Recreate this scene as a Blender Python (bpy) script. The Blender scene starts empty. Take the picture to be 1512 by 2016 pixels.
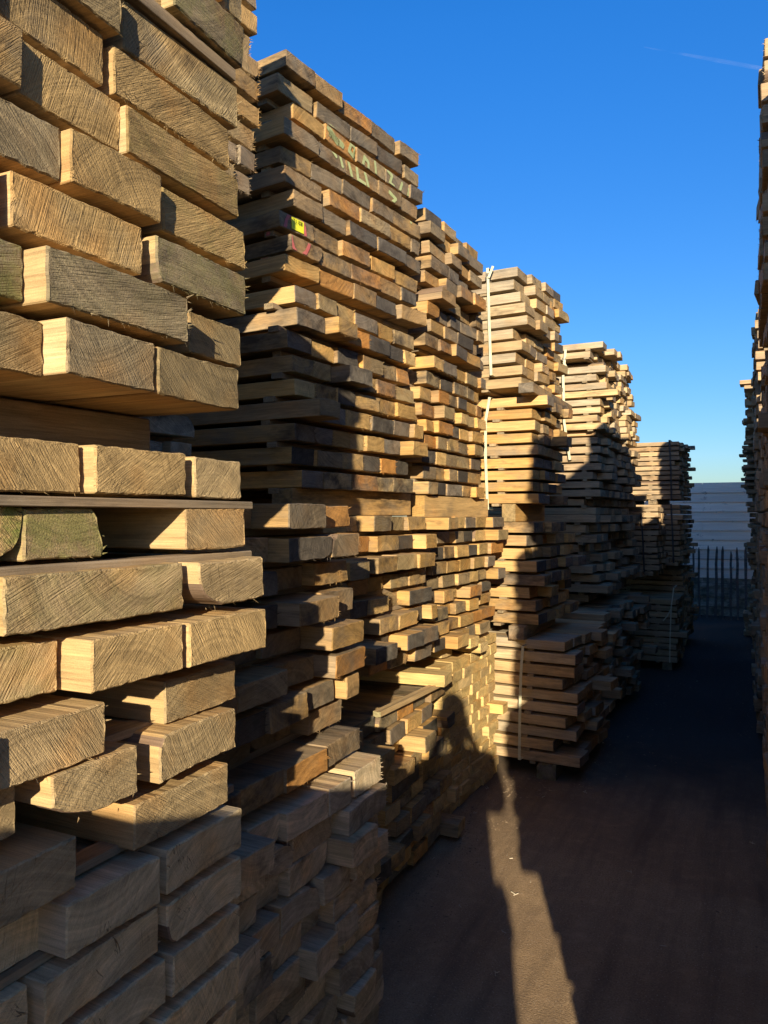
import bpy, math, random
import numpy as np
from mathutils import Vector, Matrix

sc = bpy.context.scene
R = math.radians
# ------------------------------------------------------------------ camera
CAM_H = 1.6
YAW = 25.6          # degrees left of +Y (the lane runs along +Y)
PITCH = 0.27
FPX = 1514.0
cam = bpy.data.cameras.new('camera')
cam.sensor_fit = 'VERTICAL'
cam.sensor_height = 36.0
cam.lens = FPX / 2016.0 * 36.0
cam.clip_start = 0.05
cam.clip_end = 5000
camo = bpy.data.objects.new('camera', cam)
sc.collection.objects.link(camo)
camo.location = (0, 0, CAM_H)
camo.rotation_euler = (R(90 + PITCH), 0, R(YAW))
sc.camera = camo

# ------------------------------------------------------------------ sky, sun, exposure
SUN_AZ, SUN_EL = 20.0, 15.3      # light travels towards (-sin az, cos az)
w = bpy.data.worlds.new('World')
sc.world = w
w.use_nodes = True
nt = w.node_tree
nt.nodes.clear()
sky = nt.nodes.new('ShaderNodeTexSky')
sky.sky_type = 'NISHITA'
sky.sun_disc = False
sky.sun_elevation = R(SUN_EL)
sky.sun_rotation = R(180 - SUN_AZ)
sky.air_density = 1.0
sky.dust_density = 0.3
sky.ozone_density = 3.0
hs = nt.nodes.new('ShaderNodeHueSaturation')
hs.inputs['Saturation'].default_value = 1.33
bg = nt.nodes.new('ShaderNodeBackground')
bg.inputs['Strength'].default_value = 0.1285
wo = nt.nodes.new('ShaderNodeOutputWorld')
nt.links.new(sky.outputs[0], hs.inputs['Color'])
# the air near the horizon is clear: keep its glow down
tcw = nt.nodes.new('ShaderNodeTexCoord'); sxw = nt.nodes.new('ShaderNodeSeparateXYZ'); mrw = nt.nodes.new('ShaderNodeValToRGB'); mxw = nt.nodes.new('ShaderNodeMix')
mxw.data_type = 'RGBA'; mxw.blend_type = 'MULTIPLY'; mxw.inputs[0].default_value = 1.0
stops = [(.0, (.36, .41, .52)), (.08, (.42, .48, .60)), (.20, (.57, .59, .72)), (.376, (.74, .68, .86)), (.54, (.93, .78, 1.0))]
er = mrw.color_ramp.elements
er[0].position, er[0].color = stops[0][0], stops[0][1] + (1,)
er[1].position, er[1].color = stops[-1][0], stops[-1][1] + (1,)
for p_, c_ in stops[1:-1]:
    e_ = er.new(p_); e_.color = c_ + (1,)
nt.links.new(tcw.outputs['Generated'], sxw.inputs[0]); nt.links.new(sxw.outputs[2], mrw.inputs['Fac'])
nt.links.new(hs.outputs[0], mxw.inputs[6]); nt.links.new(mrw.outputs['Color'], mxw.inputs[7])
nt.links.new(mxw.outputs[2], bg.inputs[0])
nt.links.new(bg.outputs[0], wo.inputs[0])
sun = bpy.data.lights.new('sun', 'SUN')
sun.energy = 4.9
sun.angle = R(0.55)
sun.color = (1.0, 0.86, 0.66)
suno = bpy.data.objects.new('sun', sun)
sc.collection.objects.link(suno)
az, el = R(SUN_AZ), R(SUN_EL)
LD = Vector((-math.sin(az) * math.cos(el), math.cos(az) * math.cos(el), -math.sin(el)))
suno.rotation_euler = LD.to_track_quat('-Z', 'Y').to_euler()
suno.location = (2, -6, 8)
sc.view_settings.view_transform = 'Standard'
sc.view_settings.look = 'None'
sc.view_settings.gamma = 1.0
sc.view_settings.exposure = 0.88

rnd = random.Random(7)
C = sc.collection

# ------------------------------------------------------------------ materials
class NT:
    def __init__(s, name):
        s.m = bpy.data.materials.new(name)
        s.m.use_nodes = True
        s.t = s.m.node_tree
        s.t.nodes.clear()
    def n(s, typ, **kw):
        nd = s.t.nodes.new(typ)
        for k, v in kw.items():
            setattr(nd, k, v)
        return nd
    def put(s, sock, v):
        if isinstance(v, bpy.types.NodeSocket):
            s.t.links.new(v, sock)
        else:
            sock.default_value = v
    def math(s, op, a, b=0.0, c=None, clamp=False):
        nd = s.n('ShaderNodeMath', operation=op, use_clamp=clamp)
        s.put(nd.inputs[0], a)
        s.put(nd.inputs[1], b)
        if c is not None:
            s.put(nd.inputs[2], c)
        return nd.outputs[0]
    def vmul(s, v, k):
        nd = s.n('ShaderNodeVectorMath', operation='MULTIPLY')
        s.put(nd.inputs[0], v)
        s.put(nd.inputs[1], k)
        return nd.outputs[0]
    def vadd(s, v, k):
        nd = s.n('ShaderNodeVectorMath', operation='ADD')
        s.put(nd.inputs[0], v)
        s.put(nd.inputs[1], k)
        return nd.outputs[0]
    def noise(s, vec, scale=1.0, detail=3.0, rough=0.55):
        nd = s.n('ShaderNodeTexNoise')
        s.put(nd.inputs['Vector'], vec)
        nd.inputs['Scale'].default_value = scale
        nd.inputs['Detail'].default_value = detail
        nd.inputs['Roughness'].default_value = rough
        return nd.outputs['Fac']
    def ramp(s, fac, a, b, lo=0.0, hi=1.0):
        nd = s.n('ShaderNodeMapRange')
        s.put(nd.inputs['Value'], fac)
        nd.inputs['From Min'].default_value = a
        nd.inputs['From Max'].default_value = b
        nd.inputs['To Min'].default_value = lo
        nd.inputs['To Max'].default_value = hi
        return nd.outputs['Result']
    def mix(s, f, a, b, mode='MIX'):
        nd = s.n('ShaderNodeMix', data_type='RGBA', blend_type=mode)
        s.put(nd.inputs[0], f)
        s.put(nd.inputs[6], a)
        s.put(nd.inputs[7], b)
        return nd.outputs[2]
    def finish(s, col, rough=0.8, spec=0.2, bump=None, dist=0.002, strength=1.0):
        b = s.n('ShaderNodeBsdfPrincipled')
        s.put(b.inputs['Base Color'], col)
        s.put(b.inputs['Roughness'], rough)
        b.inputs['Specular IOR Level'].default_value = spec
        if bump is not None:
            bp = s.n('ShaderNodeBump')
            bp.inputs['Distance'].default_value = dist
            bp.inputs['Strength'].default_value = strength
            s.put(bp.inputs['Height'], bump)
            s.t.links.new(bp.outputs[0], b.inputs['Normal'])
        o = s.n('ShaderNodeOutputMaterial')
        s.t.links.new(b.outputs[0], o.inputs[0])
        return s.m

def wood_material():
    g = NT('sawn_oak')
    lp = g.n('ShaderNodeAttribute', attribute_name='lp').outputs['Vector']
    ac = g.n('ShaderNodeAttribute', attribute_name='bc')
    base, endf = ac.outputs['Color'], ac.outputs['Alpha']
    asd = g.n('ShaderNodeAttribute', attribute_name='sd').outputs['Vector']   # seed, weathering, moss
    sp = g.n('ShaderNodeSeparateXYZ'); g.put(sp.inputs[0], asd)
    seed, weath, moss = sp.outputs
    off = g.vmul(asd, (37.0, 0, 0))
    lq = g.vadd(lp, off)
    # warp
    wn = g.n('ShaderNodeTexNoise'); g.put(wn.inputs['Vector'], g.vmul(lq, (2.2, 14.0, 14.0)))
    wn.inputs['Scale'].default_value = 1.0; wn.inputs['Detail'].default_value = 2.5
    wv = g.vmul(g.vadd(wn.outputs['Color'], (-.5, -.5, -.5)), (0, .017, .017))
    pw = g.vadd(lp, wv)
    s3 = g.n('ShaderNodeSeparateXYZ'); g.put(s3.inputs[0], pw)
    r = g.math('SQRT', g.math('ADD', g.math('MULTIPLY', s3.outputs[1], s3.outputs[1]),
                              g.math('MULTIPLY', s3.outputs[2], s3.outputs[2])))
    rad = g.n('ShaderNodeCombineXYZ'); g.put(rad.inputs[0], r); g.put(rad.inputs[1], seed)
    ringn = g.noise(g.vmul(rad.outputs[0], (150.0, 91.0, 0)), 1.0, 2.0, .6)       # irregular ring widths
    ringb = g.noise(g.vmul(rad.outputs[0], (34.0, 53.0, 0)), 1.0, 1.0, .5)
    rings = g.math('ADD', g.math('MULTIPLY', ringn, .7), g.math('MULTIPLY', ringb, .5))
    fibre = g.noise(g.vmul(lq, (9.0, 330.0, 330.0)), 1.0, 3.0, .6)
    fibre2 = g.noise(g.vmul(lq, (3.0, 60.0, 60.0)), 1.0, 3.0, .6)
    pores = g.noise(g.vmul(lq, (500.0, 520.0, 520.0)), 1.0, 2.0, .7)
    # radial checks and medullary rays on the end grain
    ang = g.math('ARCTAN2', s3.outputs[1], s3.outputs[2])
    av = g.n('ShaderNodeCombineXYZ'); g.put(av.inputs[0], g.math('MULTIPLY', ang, 22.0))
    g.put(av.inputs[1], g.math('MULTIPLY', r, 7.0)); g.put(av.inputs[2], g.math('MULTIPLY', seed, 61.0))
    an = g.noise(av.outputs[0], 1.0, 1.5, .6)
    check = g.math('ABSOLUTE', g.math('SUBTRACT', an, .5))
    crack_n = g.noise(g.vmul(lq, (8.0, 8.0, 8.0)), 1.0, 1.0)
    crack = g.math('MULTIPLY', g.ramp(check, .0, .008, 1.0, 0.0), g.ramp(crack_n, .56, .64, 0, 1))
    crack = g.math('MULTIPLY', crack, endf, clamp=True)
    rays = g.noise(g.vmul(av.outputs[0], (5.0, 1.0, 1.0)), 1.0, 2.0, .7)
    # saw marks across the end, direction set by the seed
    rot = g.n('ShaderNodeVectorRotate', rotation_type='X_AXIS')
    g.put(rot.inputs['Vector'], lq); g.put(rot.inputs['Angle'], g.math('MULTIPLY', seed, 9.0))
    saw = g.noise(g.vmul(rot.outputs[0], (0.0, 420.0, 16.0)), 1.0, 2.0, .7)
    saw2 = g.noise(g.vmul(rot.outputs[0], (0.0, 90.0, 9.0)), 1.0, 3.0, .7)
    # tone
    tone_e = g.math('ADD', g.ramp(rings, .38, .82, .66, 1.22),
                    g.math('ADD', g.ramp(saw, .3, .7, -.10, .10), g.math('ADD', g.ramp(saw2, .3, .7, -.13, .13), g.ramp(rays, .3, .7, -.025, .025))))
    tone_s = g.math('ADD', g.ramp(fibre, .3, .7, .78, 1.16),
                    g.math('ADD', g.ramp(fibre2, .3, .7, -.18, .18), g.ramp(rings, .35, .85, -.12, .12)))
    tone = g.math('ADD', g.math('MULTIPLY', tone_e, endf), g.math('MULTIPLY', tone_s, g.math('SUBTRACT', 1.0, endf)))
    sap = g.noise(g.vmul(rad.outputs[0], (11.0, 17.0, 0)), 1.0, 1.0, .5)
    tone = g.math('MULTIPLY', tone, g.math('ADD', 1.0, g.math('MULTIPLY', endf, g.ramp(sap, .35, .65, -.16, .12))))
    blot = g.noise(g.vmul(lq, (6.0, 26.0, 30.0)), 1.0, 3.0, .6)
    tone = g.math('MULTIPLY', tone, g.ramp(blot, .3, .7, .84, 1.12))
    tone = g.math('ADD', tone, g.ramp(pores, .35, .65, -.09, .09))
    col = g.mix(1.0, base, tone, 'MULTIPLY')
    # weathering: grey film and dark damp stains in patches
    big = g.noise(g.vmul(lq, (5.0, 9.0, 11.0)), 1.0, 4.0, .65)
    wf = g.ramp(g.math('ADD', big, weath), .62, .98, 0, .85)
    grey = g.mix(g.math('MULTIPLY', tone, .6, clamp=True), (.052, .052, .050, 1), (.25, .215, .155, 1))
    col = g.mix(wf, col, grey)
    big2 = g.noise(g.vmul(g.vadd(lq, (3.1, .7, .2)), (4.0, 10.0, 14.0)), 1.0, 4.0, .7)
    df = g.ramp(g.math('ADD', big2, g.math('MULTIPLY', weath, .6)), .64, .84, 0, .75)
    col = g.mix(df, col, (.034, .027, .021, 1))
    warm = g.noise(g.vmul(g.vadd(lq, (9.1, 2.7, .2)), (3.0, 7.0, 7.0)), 1.0, 2.0, .6)
    col = g.mix(g.ramp(warm, .52, .75, 0, .45), col, g.mix(1.0, col, (1.28, .88, .48, 1), 'MULTIPLY'))
    mf = g.math('MULTIPLY', g.ramp(g.noise(g.vmul(lq, (18.0, 22.0, 22.0)), 1.0, 4.0, .7), .42, .6, 0, 1), moss, clamp=True)
    col = g.mix(mf, col, g.mix(pores, (.10, .13, .03, 1), (.30, .31, .08, 1)))
    col = g.mix(g.math('MULTIPLY', crack, .7), col, (.02, .016, .012, 1))
    h = g.math('ADD', g.math('MULTIPLY', saw, g.math('MULTIPLY', endf, .8)), g.math('MULTIPLY', fibre, .35))
    h = g.math('ADD', h, g.math('MULTIPLY', rings, g.math('MULTIPLY', endf, .55)))
    h = g.math('ADD', h, g.math('MULTIPLY', saw2, g.math('MULTIPLY', endf, .7)))
    h = g.math('SUBTRACT', h, g.math('MULTIPLY', crack, .9))
    return g.finish(col, .78, .18, h, .0042, .9)

M_WOOD = wood_material()

def simple(name, c1, c2, scale=20.0, rough=.8, spec=.2, dist=.002, stretch=(1, 1, 1)):
    g = NT(name)
    tc = g.n('ShaderNodeTexCoord').outputs['Object']
    v = g.vmul(tc, stretch)
    a = g.noise(v, scale, 5.0, .65)
    col = g.mix(g.ramp(a, .3, .7), c1 + (1,), c2 + (1,))
    return g.finish(col, rough, spec, a, dist)

M_STRAP = simple('cream_strapping', (.50, .48, .30), (.62, .60, .42), 30, .5, .4, .0005)
M_BLACKSTRAP = simple('black_strapping', (.012, .012, .013), (.03, .03, .03), 30, .45, .4, .0005)
M_TAG = simple('yellow_tag', (.72, .72, .02), (.82, .82, .05), 12, .5, .3, .0002)
M_INK = simple('black_ink', (.015, .015, .012), (.03, .03, .02), 12, .7, .1, .0001)
M_STONE = simple('block_wood_grey', (.10, .10, .085), (.22, .20, .16), 22, .9, .1, .004)
M_CHIP = simple('pale_splinter', (.45, .38, .26), (.6, .52, .38), 40, .8, .2, .0005)

def paint_material(name, c1, c2):
    g = NT(name)
    tc = g.n('ShaderNodeTexCoord').outputs['Object']
    a = g.noise(g.vmul(tc, (60, 60, 60)), 1.0, 5.0, .75)
    col = g.mix(g.ramp(a, .3, .7), c1 + (1,), c2 + (1,))
    b = g.n('ShaderNodeBsdfPrincipled')
    g.put(b.inputs['Base Color'], col); b.inputs['Roughness'].default_value = .7
    tr = g.n('ShaderNodeBsdfTransparent')
    mx = g.n('ShaderNodeMixShader')
    edge = g.n('ShaderNodeAttribute', attribute_name='cov').outputs['Fac']
    f = g.ramp(g.math('ADD', g.math('MULTIPLY', edge, .9), g.math('MULTIPLY', g.noise(g.vmul(tc, (140, 140, 140)), 1.0, 4.0, .8), 1.0)), .68, 1.05, 0, .85)
    g.put(mx.inputs[0], f)
    g.t.links.new(tr.outputs[0], mx.inputs[1]); g.t.links.new(b.outputs[0], mx.inputs[2])
    o = g.n('ShaderNodeOutputMaterial'); g.t.links.new(mx.outputs[0], o.inputs[0])
    return g.m
M_GREENPAINT = paint_material('pale_green_spray', (.36, .41, .15), (.58, .62, .29))
M_PINKPAINT = paint_material('pink_spray', (.50, .10, .09), (.62, .18, .15))

# ------------------------------------------------------------------ helpers
def link(name, me, mat=None, parent=None, label=None, cat=None, group=None, kind=None, loc=None, rot=None):
    o = bpy.data.objects.new(name, me)
    C.objects.link(o)
    if mat is not None and me is not None:
        me.materials.append(mat)
    if parent is not None:
        o.parent = parent
    if label: o['label'] = label
    if cat: o['category'] = cat
    if group: o['group'] = group
    if kind: o['kind'] = kind
    if loc is not None: o.location = loc
    if rot is not None: o.rotation_euler = rot
    return o

def mesh(name, vs, fs):
    me = bpy.data.meshes.new(name)
    me.from_pydata([tuple(v) for v in vs], [], fs)
    me.update()
    return me

class MB:
    def __init__(s): s.v = []; s.f = []
    def add(s, vs, fs):
        b = len(s.v); s.v += [tuple(v) for v in vs]; s.f += [tuple(i + b for i in f) for f in fs]
    def box(s, x0, x1, y0, y1, z0, z1, j=0.0, r=None):
        q = lambda: (r.uniform(-j, j) if r else 0.0)
        vs = [(x + q(), y + q(), z + q()) for z in (z0, z1) for y in (y0, y1) for x in (x0, x1)]
        s.add(vs, [(0, 2, 3, 1), (4, 5, 7, 6), (0, 1, 5, 4), (2, 6, 7, 3), (0, 4, 6, 2), (1, 3, 7, 5)])
    def mesh(s, name): return mesh(name, s.v, s.f)

def px_theta(px):
    return math.atan((px - 756) / FPX) - R(YAW)
def px_Y(px, W):
    """distance along the lane where the ray through column px meets the plane X = -W"""
    return W / math.tan(-px_theta(px))

# ------------------------------------------------------------------ boards
PAL = {   # (side colours, end colours, weathering range)
 'near':  ([(.50, .34, .16), (.46, .30, .13), (.52, .37, .19)], [(.30, .225, .112), (.285, .215, .112), (.35, .238, .10), (.26, .205, .118)], (-.06, .17)),
 'nearl': ([(.52, .365, .17), (.48, .325, .145)], [(.48, .345, .17), (.45, .33, .165), (.49, .335, .145)], (-.12, .08)),
 'nearlift': ([(.66, .51, .29), (.62, .48, .28)], [(.68, .54, .30), (.63, .51, .29), (.70, .53, .28)], (-.16, .04)),  # lighter colour that lifts the shaded lower rows of the near stack
 'mid':   ([(.46, .29, .115), (.50, .32, .13), (.38, .245, .11), (.33, .235, .13)], [(.37, .235, .10), (.31, .215, .11), (.45, .275, .095), (.25, .19, .115), (.12, .10, .075), (.46, .235, .07), (.36, .26, .13)], (.0, .33)),
 'gold':  ([(.54, .32, .105), (.46, .28, .10), (.54, .35, .14), (.40, .27, .13)], [(.45, .275, .09), (.52, .33, .12), (.31, .225, .115), (.50, .24, .065), (.54, .36, .14), (.10, .085, .065), (.22, .175, .12), (.36, .26, .12)], (-.06, .34)),
 'brick': ([(.60, .42, .17), (.56, .39, .15)], [(.60, .43, .18), (.56, .395, .155), (.54, .39, .18)], (-.18, .06)),
 'grey':  ([(.60, .46, .28), (.52, .40, .25), (.62, .44, .24)], [(.60, .47, .29), (.66, .50, .30), (.52, .42, .28), (.42, .34, .23)], (-.02, .24)),
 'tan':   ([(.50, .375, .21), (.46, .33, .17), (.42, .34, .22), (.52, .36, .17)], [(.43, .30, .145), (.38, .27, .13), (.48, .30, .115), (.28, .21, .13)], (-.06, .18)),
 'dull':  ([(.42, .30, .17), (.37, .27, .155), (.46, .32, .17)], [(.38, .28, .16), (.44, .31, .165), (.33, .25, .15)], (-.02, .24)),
 'lath':  ([(.32, .23, .13), (.28, .21, .13)], [(.34, .26, .15)], (.0, .2)),
}
BOARDS = []
def b_pz(r):
    return r.uniform(.12, .26) if r.random() < .5 else -r.uniform(.05, .2)
def frame(P0, P1):
    ex, ey = P1[0] - P0[0], P1[1] - P0[1]
    n = math.hypot(ex, ey)
    return (ex / n, ey / n), n

def add_board(x, y, z, rz, L, wd, t, pal, bundle, layer, kind='board', r=rnd, detail=1, wane=None, hair=0.0, moss=0.0, roll=0.0, tilt=None, weath=None, endc=None):
    """(x,y,z): bottom middle of the sawn end that faces out; rz turns local +X to the outward direction"""
    sides, ends, wr = PAL[pal]
    b = dict(x=x, y=y, z=z, rz=rz, L=L, w=wd, t=t, bundle=bundle, layer=layer, kind=kind, detail=detail,
             wane=wane, hair=hair, moss=moss, roll=roll,
             tilt=tilt if tilt is not None else (r.gauss(0, .035), r.gauss(0, .04)),
             side=r.choice(sides), end=endc or r.choice(ends), weath=weath if weath is not None else r.uniform(*wr),
             seed=r.random(), pith=(r.uniform(-.10, .10), b_pz(r)), br=r.uniform(.86, 1.12), rs=r.randrange(1 << 30))
    BOARDS.append(b)
    return b

def board_mesh(b):
    r = random.Random(b['rs'])
    w, t, L = b['w'], b['t'], b['L']
    det = b['detail']
    h = w / 2
    c = r.uniform(.0008, .0022) if det >= 1 else .002
    # cross-section outline, counter-clockwise seen from +X (y right, z up)
    cs = [[c, c] for _ in range(4)]                  # bottom-left, bottom-right, top-right, top-left
    if b['wane'] is not None:
        k, a, d = b['wane']
        cs[k] = [a, d]
    cor = [(-h, 0), (h, 0), (h, t), (-h, t)]
    sg = [(1, 1), (-1, 1), (-1, -1), (1, -1)]
    pts = []
    for k in range(4):
        (cy, cz), (sy, sz), (ay, az_) = cor[k], sg[k], cs[k]
        p_h = (cy + sy * ay, cz)          # on the horizontal edge
        p_v = (cy, cz + sz * az_)         # on the vertical edge
        pr = [p_v, p_h] if k in (0, 2) else [p_h, p_v]
        if b['wane'] is not None and k == b['wane'][0]:
            m = 4
            for i in range(m + 1):
                f = i / m
                bulge = math.sin(f * math.pi) * .18 * min(ay, az_)
                y = pr[0][0] * (1 - f) + pr[1][0] * f - sy * bulge + r.uniform(-.002, .002)
                z = pr[0][1] * (1 - f) + pr[1][1] * f - sz * bulge + r.uniform(-.002, .002)
                pts.append((y, z))
        else:
            pts += pr
    seg = {0: 0, 1: 3, 2: 9, 3: 16}[det]
    if seg:
        out = []
        for i in range(len(pts)):
            a, d = pts[i], pts[(i + 1) % len(pts)]
            l = math.hypot(d[0] - a[0], d[1] - a[1])
            m = max(1, int(round(seg * l / .18)))
            for q in range(m):
                f = q / m
                j = (.0006, .0011, .0011)[det - 1] if q else 0
                out.append((a[0] * (1 - f) + d[0] * f + r.uniform(-j, j), a[1] * (1 - f) + d[1] * f + r.uniform(-j, j)))
        pts = out
    n = len(pts)
    ty, tz = b['tilt']
    bow = r.gauss(0, .0025) if det else 0
    crown = r.gauss(0, .0016) if det else 0
    xs = [0.0, -.002 - r.random() * .002, -L * .3, -L] if det else [0.0, -L]
    vs, fs, endf = [], [], []
    for i, x in enumerate(xs):
        for (y, z) in pts:
            if i <= 1:
                q = .0012 if (i == 0 and det >= 2) else 0
                k = (h - .0022) / h if (i == 0 and det) else 1.0
                vs.append((x + ty * y + tz * (z - t / 2) + r.uniform(-q, q), y * k, t / 2 + (z - t / 2) * (1 - .0022 * 2 / t if (i == 0 and det) else 1) + (y / h) ** 2 * crown))
            else:
                vs.append((x, y + bow * math.sin(-x / L * math.pi), z + (y / h) ** 2 * crown))
    for i in range(len(xs) - 1):
        for k in range(n):
            a0, a1 = i * n + k, i * n + (k + 1) % n
            fs.append((a0, a1, a1 + n, a0 + n))
            fl = 1.0 if (i == 0 and det) else 0.0
            if b['wane'] is not None:
                kk, wa, wd_ = b['wane']
                my, mz = (pts[k][0] + pts[(k + 1) % n][0]) / 2, (pts[k][1] + pts[(k + 1) % n][1]) / 2
                if .0012 < abs(my - cor[kk][0]) < wa and .0012 < abs(mz - cor[kk][1]) < wd_: fl = 2.0
            endf.append(fl)
    ri = len(vs)
    ins_ = .0045 if det else 0
    for (y, z) in (pts if det else []):
        yy, zz = y * (h - ins_) / h, t / 2 + (z - t / 2) * (1 - 2 * ins_ / t)
        vs.append((ty * yy + tz * (zz - t / 2), yy, zz))
    cidx = len(vs)
    vs.append((0.0, 0.0, t / 2))
    for k in range(n):
        k2 = (k + 1) % n
        if det:
            fs.append((k, k2, ri + k2, ri + k)); endf.append(1.0)
            fs.append((cidx, ri + k2, ri + k)); endf.append(1.0)
        else:
            fs.append((cidx, k2, k)); endf.append(1.0)
    c2 = len(vs)
    vs.append((-L, 0, t / 2))
    o = (len(xs) - 1) * n
    for k in range(n):
        fs.append((c2, o + k, o + (k + 1) % n)); endf.append(1.0)
    # splinters left by the saw along the bottom and the right-hand arris
    if b['hair'] > 0:
        for _ in range(int(b['hair'] * (30 if b['detail'] == 3 else 46))):
            if r.random() < .6:
                y = r.uniform(-h, h); z = r.uniform(-.001, .002); dy, dz = r.gauss(0, .004), -(.002 + .012 * r.random() ** 2)
            else:
                y = h; z = r.uniform(0, t); dy, dz = .002 + .009 * r.random() ** 2, r.gauss(0, .005)
            dx = r.uniform(-.002, .012); x = ty * y + tz * (z - t / 2) - .002
            s = r.uniform(.0006, .0013)
            i0 = len(vs)
            vs += [(x, y - s, z + s), (x, y + s, z - s), (x - .002, y, z + .002), (x + dx, y + dy, z + dz)]
            fs += [(i0, i0 + 1, i0 + 3), (i0 + 1, i0 + 2, i0 + 3), (i0 + 2, i0, i0 + 3)]; endf += [1.0] * 3
    return vs, fs, endf

def board_matrix(b):
    return Matrix.Translation((b['x'], b['y'], b['z'])) @ Matrix.Rotation(b['rz'], 4, 'Z') @ Matrix.Rotation(b['roll'], 4, 'X')

def put_attrs(me, lps, cols, sds):
    a = me.attributes.new('lp', 'FLOAT_VECTOR', 'POINT'); a.data.foreach_set('vector', np.asarray(lps, dtype=np.float32).ravel())
    a = me.attributes.new('bc', 'FLOAT_COLOR', 'CORNER'); a.data.foreach_set('color', np.asarray(cols, dtype=np.float32).ravel())
    a = me.attributes.new('sd', 'FLOAT_VECTOR', 'POINT'); a.data.foreach_set('vector', np.asarray(sds, dtype=np.float32).ravel())

def board_data(b):
    vs, fs, ef = board_mesh(b)
    py, pz = b['pith']
    lps = [(v[0], v[1] - py, v[2] - pz) for v in vs]
    sds = [(b['seed'], b['weath'], b['moss'])] * len(vs)
    cols = []
    for f, e in zip(fs, ef):
        c = (.20, .135, .085) if e > 1.5 else b['end'] if e > .5 else b['side']
        k = b['br']
        if e > 1.5: e = 0.0
        cols += [(c[0] * k, c[1] * k, c[2] * k, e)] * len(f)
    return vs, fs, lps, cols, sds

BUNDLES = {}
def bundle(key, phrase, P0, P1, z0, n, pitch, t, pal='mid', wr=(.17, .23), pj=.02, lj=.012, L=1.5, ej=(.03, .03),
           lath=True, detail=1, hair=0.0, gapmax=.008, miss=0.0, wane=.08, seed=None, moss=0.0, lathx=(.10, .62), rowdx=None, outl=.07):
    r = random.Random(seed if seed is not None else hash_(key))
    BUNDLES[key] = phrase
    (ex, ey), ln = frame(P0, P1)
    rz = math.atan2(-ex, ey)
    ox, oy = ey, -ex
    for k in range(n):                       # k = 0 is the lowest layer
        z = z0 + k * pitch
        s = r.uniform(-ej[0], ej[0]); e1 = ln + r.uniform(-ej[1], ej[1])
        lp = r.gauss(0, lj) + (rowdx(k) if rowdx else 0)
        while s < e1 - .05:
            wd = r.uniform(*wr)
            if e1 - (s + wd) < .07: wd = e1 - s
            p = lp + r.gauss(0, pj) + (r.uniform(.03, .09) if r.random() < outl else 0)
            if r.random() >= miss:
                m = s + wd / 2
                tt = t * r.uniform(.95, 1.04)
                wn = None
                if r.random() < wane:
                    wn = (r.choice([0, 1, 2, 3]), r.uniform(.015, .05), r.uniform(.012, .8 * t))
                add_board(P0[0] + ex * m + ox * p, P0[1] + ey * m + oy * p, z, rz + r.gauss(0, .006), L * r.uniform(.97, 1.03), wd - .0015, tt,
                          pal, key, k, r=r, detail=detail, wane=wn, hair=hair if r.random() < .6 else 0,
                          moss=moss * r.random(), roll=r.gauss(0, .003))
            s += wd + (r.uniform(.001, gapmax) if r.random() < .8 else r.uniform(.01, .035))
        if lath and k < n:
            th = pitch - t * .99
            if th > .006:
                for q, lx in enumerate(lathx):
                    lx2 = lx + r.uniform(-.03, .03)
                    a, c_ = -r.uniform(-.02, .02), ln + r.uniform(-.02, .02)
                    # a lath runs along the face; its sawn end looks back to the camera
                    add_lath((P0[0] + ex * a - ox * lx2, P0[1] + ey * a - oy * lx2), (ex, ey), c_ - a, z - th + .001, r.uniform(.035, .05), th - .0015, key, k, r)
def hash_(s):
    h = 7
    for ch in s: h = (h * 131 + ord(ch)) % 1000003
    return h
def add_lath(P, e, ln, z, wd, t, key, k, r, kind='lath', pal='lath', detail=0):
    # outward direction of the sawn end is -e
    rz = math.atan2(-e[1], -e[0])
    add_board(P[0], P[1], z, rz, ln, wd, t, pal, key, k, kind=kind, r=r, detail=detail, tilt=(0, 0))
def bearers(key, phrase, P0, P1, z0, h, xs, ext=0.0, pal='lath', detail=1):
    BUNDLES[key] = phrase
    r = random.Random(hash_(key))
    (ex, ey), ln = frame(P0, P1)
    ox, oy = ey, -ex
    for i, x in enumerate(xs):
        e0 = ext + r.uniform(-.02, .03)
        rz = math.atan2(-ey, -ex)
        add_board(P0[0] - ex * e0 - ox * x, P0[1] - ey * e0 - oy * x, z0 + .001, rz, ln + e0, r.uniform(.085, .11), h - .002, pal, key, i, kind='bearer', r=r, detail=detail)

# ---- nearest stack, board by board (columns read off the photograph)
W1 = .9
def near_layer(key, k, z, t, boards, pal='near', hairs=(), wanes=None, mosses=None, fill=True, seeds=0, ends=None):
    r = random.Random(1000 + hash_(key) + k * 17)
    last = None
    for i, bd in enumerate(boards):
        p0, p1, pr = bd
        We = W1 - pr
        y1 = px_Y(p1, We)
        y0 = px_Y(p0, We) if p0 is not None else y1 - r.uniform(.18, .22)
        if i == 0: first = y0
        wn = (wanes or {}).get(i)
        add_board(-We, (y0 + y1) / 2, z + r.uniform(0, .002), r.gauss(0, .004), 1.25, y1 - y0 - .002, t * r.uniform(.97, 1.02), pal, key, k, r=r, detail=3,
                  hair=.9 if i in hairs else (0.2 if r.random() < .25 else 0), wane=wn, moss=(mosses or {}).get(i, 0.0), roll=r.gauss(0, .003), tilt=(r.gauss(0, .02), r.gauss(0, .02)),
                  endc=(ends or {}).get(i))
    y = first - .004
    while fill and y > -.15:
        wd = r.uniform(.18, .22)
        add_board(-W1 + r.gauss(0, .015), y - wd / 2, z, 0, 1.25, wd - .002, t, pal, key, k, r=r, detail=1)
        y -= wd + r.uniform(.001, .01)
N_ = None
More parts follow.
